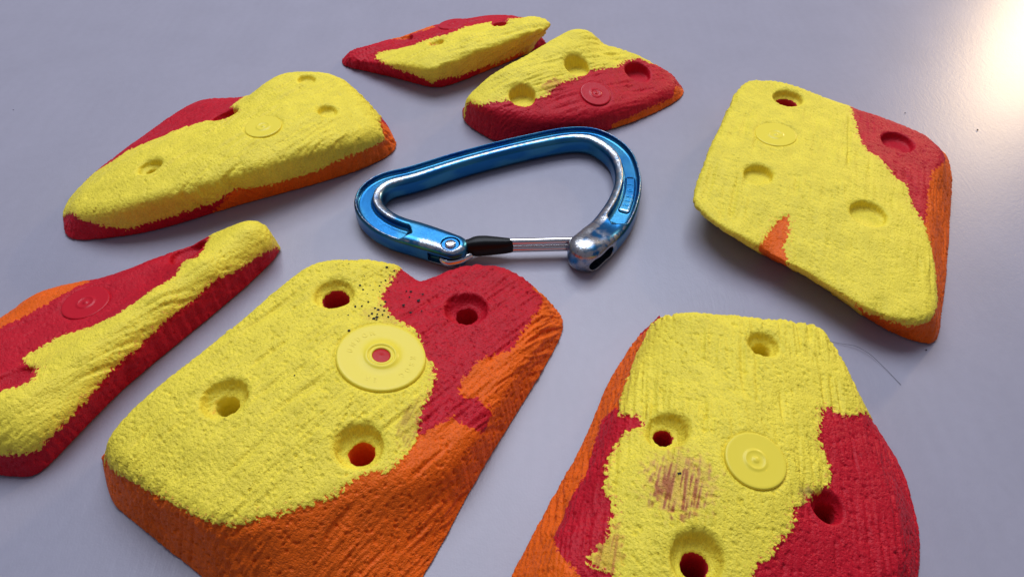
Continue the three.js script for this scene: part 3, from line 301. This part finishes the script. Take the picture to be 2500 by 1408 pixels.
  tag(g, opt.label, 'climbing hold', 'climbing holds laid out on the table');
  return { g, S, cx, cz };
}
const built = {};
const SPEC = {
  A: ['climbing_hold', 0.62, { grain: 2.2, rough: 0.9, stria: 0.5, res: 6, label: 'long yellow climbing hold with pointed red end, left of the blue carabiner' }],
  B: ['climbing_hold_001', 0.7, { grain: -0.42, rough: 0.7, stria: 0.7, res: 6, lift: 0.05, label: 'red climbing hold with yellow ridge, farthest back on the table' }],
  C: ['climbing_hold_002', 0.62, { grain: -0.5, rough: 0.8, stria: 0.46, res: 6, label: 'yellow and red climbing hold directly behind the blue carabiner' }],
  D: ['climbing_hold_003', 0.62, { grain: 1.9, rough: 1, stria: 0.42, res: 6, label: 'flat yellow climbing hold with red corner and orange notch, right of carabiner' }],
  E: ['climbing_hold_004', 0.6, { grain: -0.8, rough: 1, stria: 0.3, res: 6, lift: 0.05, label: 'red climbing hold with raised yellow ridge, cut by the left picture edge' }],
  F: ['climbing_hold_005', 0.43, { grain: -0.85, rough: 1.1, stria: 0.48, res: 7, boss: true, label: 'large yellow climbing hold with orange flank, red corner and black grit' }],
  G: ['climbing_hold_006', 0.43, { grain: 1.75, rough: 1.1, stria: 0.48, res: 7, label: 'yellow climbing hold with dark rubbed stain, nearest at bottom right' }],
};
DATA.F.bowl = DATA.G.bowl = 2.6; DATA.F.cone = DATA.G.cone = 0.25;
DATA.F.holes[0].deep = 'r'; DATA.F.holes[3].deep = 'o'; DATA.G.holes[1].deep = 'r'; DATA.G.holes[2].deep = 'r'; DATA.C.holes[1].deep = 'r'; DATA.D.holes[0].deep = 'r'; DATA.A.holes[3].deep = 'r'; DATA.B.holes[1].deep = 'o'; DATA.B.holes[2].deep = 'r';
for (const k in SPEC) { const [name, cell, opt] = SPEC[k]; built[k] = buildHold(name, DATA[k], cell, opt); }
// ---------- carabiner ----------
{
  const K = [[-19.9,-179,4.6],[-26.3,-182,4.9],[-33.1,-185,5.1],[-39.4,-187.7,5],[-44.7,-191.3,4.8],[-49.2,-196.5,4.6],[-51.3,-202.2,4.5],[-50.5,-208.4,4.4],[-46.6,-213.3,4.2],[-36.9,-217.6,4.1],[-18.4,-227.1,4],[6.1,-237.3,4],[23.7,-242.4,4.2],[31.4,-241.6,4.4],[37.4,-236.7,4.5],[41.5,-229.6,4.4],[42.9,-221.1,4.3],[42.6,-212.6,4.4],[40.2,-202.9,4.8],[36.1,-193.4,5.3],[30.5,-184.6,5.4],[24.9,-178,5.2]];
  const C = [0, -205], crv = new THREE.CatmullRomCurve3(K.map((p) => new THREE.Vector3(p[0] - C[0], p[2] * 1.14, p[1] - C[1])), false, 'centripetal');
  const M = 260, Q = crv.getPoints(M), S = [0]; for (let i = 1; i <= M; i++) S.push(S[i - 1] + Math.hypot(Q[i].x - Q[i - 1].x, Q[i].z - Q[i - 1].z));
  const L = S[M], T = (i) => S[Math.round((i / (K.length - 1)) * M)];
  const c = 0.27, o = [-61, -0.3, -47], nx = Math.ceil(114 / c), ny = Math.ceil(11.4 / c), nz = Math.ceil(84 / c);
  // plan coordinates: s along the bar, n across it (outer side positive), scaled to a half width of 4.2
  const plan = (x, z) => {
    let b = 1e9, s = 0, n = 0, w = 4;
    for (let i = 0; i < M; i++) {
      const ax = Q[i].x, az = Q[i].z, ex = Q[i + 1].x - ax, ez = Q[i + 1].z - az, e2 = ex * ex + ez * ez, t0 = ((x - ax) * ex + (z - az) * ez) / e2, t = clamp(t0, 0, 1), dx = x - ax - ex * t, dz = z - az - ez * t, d = dx * dx + dz * dz;
      if (d < b) { b = d; s = mix(S[i], S[i + 1], t); w = mix(Q[i].y, Q[i + 1].y, t); const cr = ex * (z - az) - ez * (x - ax); n = Math.sqrt(d) * (cr < 0 ? -1 : 1); }
    }
    return [s, -n * 4.2 / w, w / 4.2];
  };
  const rbox = (n, y, n0, n1, y0, y1, r) => { const a = Math.abs(n - (n0 + n1) / 2) - (n1 - n0) / 2 + r, b = Math.abs(y - (y0 + y1) / 2) - (y1 - y0) / 2 + r; return Math.hypot(Math.max(a, 0), Math.max(b, 0)) + Math.min(Math.max(a, b), 0) - r; };
  const sA = T(2.1), sB = T(19.4), hole = [29.2 - C[0], -176.7 - C[1]], rv = [-20.6 - C[0], -178.6 - C[1]];
  const field = (x, y, z, p) => {
    const [s, n, k] = p, tall = 8.6 + 1.3 * sstep(L - 14, L - 4, s), full = rbox(n, y, -4.2, 4.2, 0.25, tall, 2.3) * k;
    const open = sstep(sA - 3, sA + 3, s) * sstep(sB + 4, sB - 3, s);
    let f = full;
    // I-beam: channel between the round inner bar and the thin outer lip
    const wide = sstep(T(15), T(17.5), s) * 0.5, g = rbox(n, y, -1.35 - wide * 0.8, 3.3, 5.5, 14, 1.0) * k + (1 - open) * 6;
    f = smax(f, -g, 0.9);
    if (f < 2) {
      const plate = rbox(n, y, -0.6, 2.3, 4.6, 6.3, 0.35) * k + (1 - sstep(T(16), T(16.6), s) * sstep(T(18.9), T(18.4), s)) * 5;
      f = smin(f, plate, 0.25);
      f = smin(f, Math.hypot(x - (24.9 - C[0]), (y - 5.2) * 0.96, z - (-177.5 - C[1])) - 5.1, 3);        // nose
      const ux = x - hole[0], uz = z - hole[1], al = ux * 0.78 - uz * 0.62, ac = ux * 0.62 + uz * 0.78;   // oval mouth of the nose
      const hl = Math.max(Math.hypot(Math.max(Math.abs(al) - 3.1, 0), y - 4.5) - 2.7, -ac - 7);
      f = smax(f, -hl, 0.35);
      const rd = Math.hypot(x - rv[0], z - rv[1]); f = smax(f, -smax(rd - 3.1, 7.9 - y, 0.3), 0.4);        // recess round the rivet
      const sx = (x - (-24.4 - C[0])) * 0.95 + (z - (-174.3 - C[1])) * 0.3, sz = -(x - (-24.4 - C[0])) * 0.3 + (z - (-174.3 - C[1])) * 0.95;
      f = smax(f, -smax(Math.max(Math.abs(sx - 6) - 10.5, Math.abs(y - 3.9) - 1.75), -sz - 3.2, 0.3), 0.3); // slot for the wire foot
    }
    return f;
  };
  const F = new Float32Array(nx * ny * nz);
  for (let k = 0; k < nz; k++) for (let i = 0; i < nx; i++) { const x = o[0] + i * c, z = o[2] + k * c, p = plan(x, z), far = Math.abs(p[1]) > 7; for (let j = 0; j < ny; j++) F[i + nx * (j + ny * k)] = far ? 3 : field(x, o[1] + j * c, z, p); }
  const { pos, tri } = surfaceNets(F, nx, ny, nz, c, o), n = pos.length / 3, P = new Float32Array(n * 3), N = new Float32Array(n * 3), col = new Float32Array(n * 3);
  const blue = [0.018, 0.135, 0.325], teal = [0.045, 0.21, 0.35], silver = [0.46, 0.44, 0.43], dark = [0.05, 0.05, 0.055];
  for (let i = 0; i < n; i++) {
    const x = pos[i * 3], y = pos[i * 3 + 1], z = pos[i * 3 + 2], e = 0.22, v = (a, b, d) => field(a, b, d, plan(a, d));
    let gx = v(x + e, y, z) - v(x - e, y, z), gy = v(x, y + e, z) - v(x, y - e, z), gz = v(x, y, z + e) - v(x, y, z - e); const l = Math.hypot(gx, gy, gz) || 1;
    N.set([gx / l, gy / l, gz / l], i * 3); P.set([x / 1000, y / 1000, z / 1000], i * 3);
    const p = plan(x, z), s = p[0], q = p[1], n1 = noise3(x * 0.35, y * 0.35, z * 0.35), n2 = noise3(x * 1.4, y * 1.4, z * 1.4 + 9), n3 = noise3(x * 0.06, y * 0.22, z * 0.06);
    const curv = F.length && (v(x, y, z) * 0 + (v(x + 0.8, y, z) + v(x - 0.8, y, z) + v(x, y + 0.8, z) + v(x, y - 0.8, z) + v(x, y, z + 0.8) + v(x, y, z - 0.8)) / 6);   // convex edges wear first
    const corner = clamp(sstep(T(3.2), T(5), s) * sstep(T(9.5), T(7.5), s) + sstep(T(11.6), T(13), s), 0, 1);               // the rope and the bolt rub the bends most
    const bar = sstep(-0.9, -1.4, q) * sstep(mix(-3.2, -4.4, corner), mix(-2.2, -3.0, corner), q) * sstep(6.6, 7.9, y) * sstep(T(3), T(4), s) * 0.85;
    const lip = sstep(3.1, 3.6, q) * sstep(7.3, 8.0, y) * (1 - 0.8 * sstep(T(8), T(9), s) * sstep(T(13.5), T(12), s)) * (0.7 + 0.6 * n1), low = sstep(3.4, 3.8, q) * sstep(2.0, 1.2, y) * 0.6;
    const edge = sstep(0.16, 0.3, curv) * (0.4 + 0.6 * sstep(0.1, 0.25, q)) + lip + low, nose = sstep(L - 12, L - 5, s + n1 * 2) * 0.9, hinge = sstep(T(1.9), T(1.2), s) * sstep(0.5, 2.6, q) * sstep(7.4, 8.4, y);
    const w = clamp(sstep(0.15, 0.9, bar * (0.85 + 0.35 * n1) + edge * (0.75 + 0.5 * n2) + hinge * (0.7 + 0.4 * n2) + nose * (0.54 + 0.5 * noise3(x * 0.16 + 3, y * 0.16, z * 0.16) + 0.2 * n1)), 0, 1), pitd = sstep(0.55, 0.75, n2) * (hinge + nose) * 0.8;
    const jit = 0.03 + 0.09 * w; for (let k = 0; k < 3; k++) N[i * 3 + k] += jit * noise3(x * 2.1 + 40 * k, y * 2.1, z * 2.1);      // rubbed metal is faintly dented
    for (let k = 0; k < 3; k++) col[i * 3 + k] = mix(mix(mix(blue[k], teal[k], sstep(-0.5, 0.5, n3)), silver[k], w * 0.92), dark[k], clamp(pitd, 0, 0.85));
  }
  const ge = new THREE.BufferGeometry(); ge.setAttribute('position', new THREE.BufferAttribute(P, 3)); ge.setAttribute('normal', new THREE.BufferAttribute(N, 3)); ge.setAttribute('color', new THREE.BufferAttribute(col, 3)); ge.setIndex(tri);
  const car = new THREE.Group(); car.name = 'carabiner'; car.position.set(C[0] / 1000, 0, C[1] / 1000); scene.add(car);
  const frame = new THREE.Mesh(ge, new THREE.MeshPhysicalMaterial({ vertexColors: true, metalness: 1, roughness: 0.3 })); frame.name = 'frame'; car.add(lit(frame));
  const steel = new THREE.MeshStandardMaterial({ color: new THREE.Color(0.62, 0.6, 0.6), metalness: 1, roughness: 0.16 }), black = new THREE.MeshPhysicalMaterial({ color: new THREE.Color(0.005, 0.005, 0.005), roughness: 0.38, specularIntensity: 0.35 });
  const at = (x, y, z) => new THREE.Vector3((x - C[0]) / 1000, y / 1000, (z - C[1]) / 1000);
  for (const y of [6.6, 3.5]) { const w = new THREE.Mesh(new THREE.TubeGeometry(new THREE.LineCurve3(at(-6, y, -181.1), at(25.5, y, -182.2)), 4, 0.00128, 20), steel); w.name = 'gate_wire'; car.add(lit(w)); }
  {
    // black sleeve over the root of the wire gate
    const rings = [[-18.6, -179.9, 1.6, 2.0], [-17.4, -180, 2.0, 2.4], [-16, -180.2, 2.1, 2.6], [-14.6, -180.4, 2.2, 2.9], [-13.2, -180.7, 2.7, 3.3], [-11.5, -180.9, 2.9, 3.5], [-9, -181.1, 2.8, 3.45], [-5, -181.1, 2.35, 3.2], [-2, -181.1, 1.9, 2.95], [-0.4, -181.2, 1.6, 2.8], [0.2, -181.2, 1.4, 2.7], [0.4, -181.2, 1.2, 2.5]], W = 36, p = [], ix = [], sg = (v) => Math.sign(v) * Math.abs(v) ** 0.75;
    for (const [x, z, a, b] of rings) for (let k = 0; k < W; k++) { const t = (k / W) * 2 * Math.PI; p.push((x - C[0]) / 1000, (5.05 + b * sg(Math.sin(t))) / 1000, (z + a * sg(Math.cos(t)) - C[1]) / 1000); }
    for (let r = 0; r < rings.length - 1; r++) for (let k = 0; k < W; k++) { const a = r * W + k, b = r * W + ((k + 1) % W); ix.push(a, b, a + W, b, b + W, a + W); }
    const m0 = p.length / 3; p.push((-18.6 - C[0]) / 1000, 0.00505, (-179.9 - C[1]) / 1000, (0.4 - C[0]) / 1000, 0.00505, (-181.2 - C[1]) / 1000);
    for (let k = 0; k < W; k++) { const k2 = (k + 1) % W, e = (rings.length - 1) * W; ix.push(m0, k2, k, m0 + 1, e + k, e + k2); }
    const sg2 = new THREE.BufferGeometry(); sg2.setAttribute('position', new THREE.Float32BufferAttribute(p, 3)); sg2.setIndex(ix); sg2.computeVertexNormals();
    const sl = new THREE.Mesh(sg2, black); sl.name = 'gate_sleeve'; car.add(lit(sl));
  }
  const rivet = new THREE.Mesh(new THREE.LatheGeometry([[0, 8.95], [1.2, 8.9], [1.65, 8.7], [1.85, 8.3], [1.88, 7.2], [0, 7.2]].reverse().map(([r, y]) => new THREE.Vector2(r / 1000, y / 1000)), 32), steel); rivet.name = 'rivet'; rivet.position.copy(at(-20.6, 0, -178.6)); car.add(lit(rivet));
  const foot = new THREE.Mesh(new THREE.TubeGeometry(new THREE.CatmullRomCurve3([at(-23.4, 3.9, -178), at(-23.2, 3.9, -175.6), at(-21.4, 3.9, -174.3), at(-18, 3.9, -175), at(-14, 3.6, -178)]), 30, 0.00125, 14), steel); foot.name = 'wire_foot'; car.add(lit(foot));
  // cast marking on the flat plate near the nose: follows the bar
  {
    const parts = [], str = ['(', '0', '1', '1', '2'], s0 = T(17.05), s1 = T(18.2);
    str.forEach((ch, i) => {
      const s = mix(s0, s1, i / (str.length - 1)), f = S.findIndex((v) => v >= s), a = Q[f], b = Q[f + 1], an = Math.atan2(b.z - a.z, b.x - a.x);
      const tg = new TextGeometry(ch, { font, size: 0.0019, depth: 0.00018, curveSegments: 3, bevelEnabled: false }); tg.computeBoundingBox(); tg.translate(-tg.boundingBox.max.x / 2, -0.00095, 0); tg.rotateX(-Math.PI / 2); tg.rotateY(-an);
      const nx2 = Math.sin(an), nz2 = -Math.cos(an), k = a.y / 4.2; tg.translate((a.x + nx2 * 0.9 * k) / 1000, 0.00627, (a.z + nz2 * 0.9 * k) / 1000); parts.push(tg);
    });
    const m = new THREE.Mesh(mergeGeometries(parts), new THREE.MeshStandardMaterial({ color: new THREE.Color(0.02, 0.2, 0.45), metalness: 1, roughness: 0.3 })); m.name = 'cast_marking'; car.add(lit(m));
  }
  tag(car, 'worn blue metal carabiner with wire gate and black sleeve', 'carabiner');
}
// ---------- small litter: black grit on the hold, specks and a hair on the table ----------
{
  const R = rng(77), shard = (x, y, z, r) => { const g = new THREE.IcosahedronGeometry(r, 1), p = g.attributes.position; for (let i = 0; i < p.count; i++) { const k = 1 + 0.5 * noise3(p.getX(i) / r * 1.3 + x * 50, p.getY(i) / r * 1.3, p.getZ(i) / r * 1.3 + z * 50); p.setXYZ(i, p.getX(i) * k * 1.1, p.getY(i) * k * 0.6, p.getZ(i) * k); } g.rotateY(R() * 6); g.translate(x, y, z); g.deleteAttribute('uv'); return g; };
  const soot = new THREE.MeshStandardMaterial({ color: new THREE.Color(0.012, 0.011, 0.011), roughness: 0.8 });
  for (const [k, name, label] of [['F', 'black_grit', 'scattered black rubber grit on the yellow and red hold with orange flank'], ['G', 'black_grit_001', 'tiny black grit crumbs on the yellow hold at bottom right']]) {
    const b = built[k], parts = DATA[k].grit.map(([x, z]) => shard((x - b.cx) / 1000, (b.S.height(x, z) + 0.3) / 1000, (z - b.cz) / 1000, (0.15 + 0.3 * R() * R() + 0.06) / 1000));
    const m = new THREE.Mesh(mergeGeometries(parts), soot); m.name = name; m.position.copy(b.g.position); m.geometry.computeVertexNormals(); scene.add(lit(m)); tag(m, label, 'grit', null, 'stuff');
  }
  const spots = [[166.7,-267.4],[192.2,-255.2],[-212.6,-269.8],[126.9,-140.1],[149.5,-203.6]];
  const d = new THREE.Mesh(mergeGeometries(spots.map(([x, z], i) => shard(x / 1000, 0.0003, z / 1000, (0.18 + 0.16 * R()) / 1000))), soot); d.name = 'dust_specks'; d.geometry.computeVertexNormals(); scene.add(lit(d)); tag(d, 'dark dust specks lying on the grey table', 'dust', null, 'stuff');
  const crumb = new THREE.Mesh(shard(-0.0041, 0.0003, -0.1199, 0.0004), new THREE.MeshStandardMaterial({ color: 0xe8e8ea, roughness: 0.6 })); crumb.name = 'white_crumb'; crumb.geometry.computeVertexNormals(); scene.add(lit(crumb)); tag(crumb, 'tiny white crumb on table between the two nearest holds', 'crumb');
  const hairPts = [[98,-143.5],[102,-142.2],[105.1,-141.2],[108.5,-138.4],[111.7,-133.1],[114.5,-127.1]];
  const hair = new THREE.Mesh(new THREE.TubeGeometry(new THREE.CatmullRomCurve3(hairPts.map(([x, z], i) => new THREE.Vector3(x / 1000, [0.2, 0.5, 0.8, 0.7, 0.4, 0.15][i] / 1000, z / 1000))), 60, 0.00005, 6), new THREE.MeshStandardMaterial({ color: 0x1c1a1c, roughness: 0.5 })); hair.name = 'hair'; scene.add(lit(hair)); tag(hair, 'thin dark curved hair on table beside the bottom right hold', 'hair');
}
renderer.render(scene, camera);
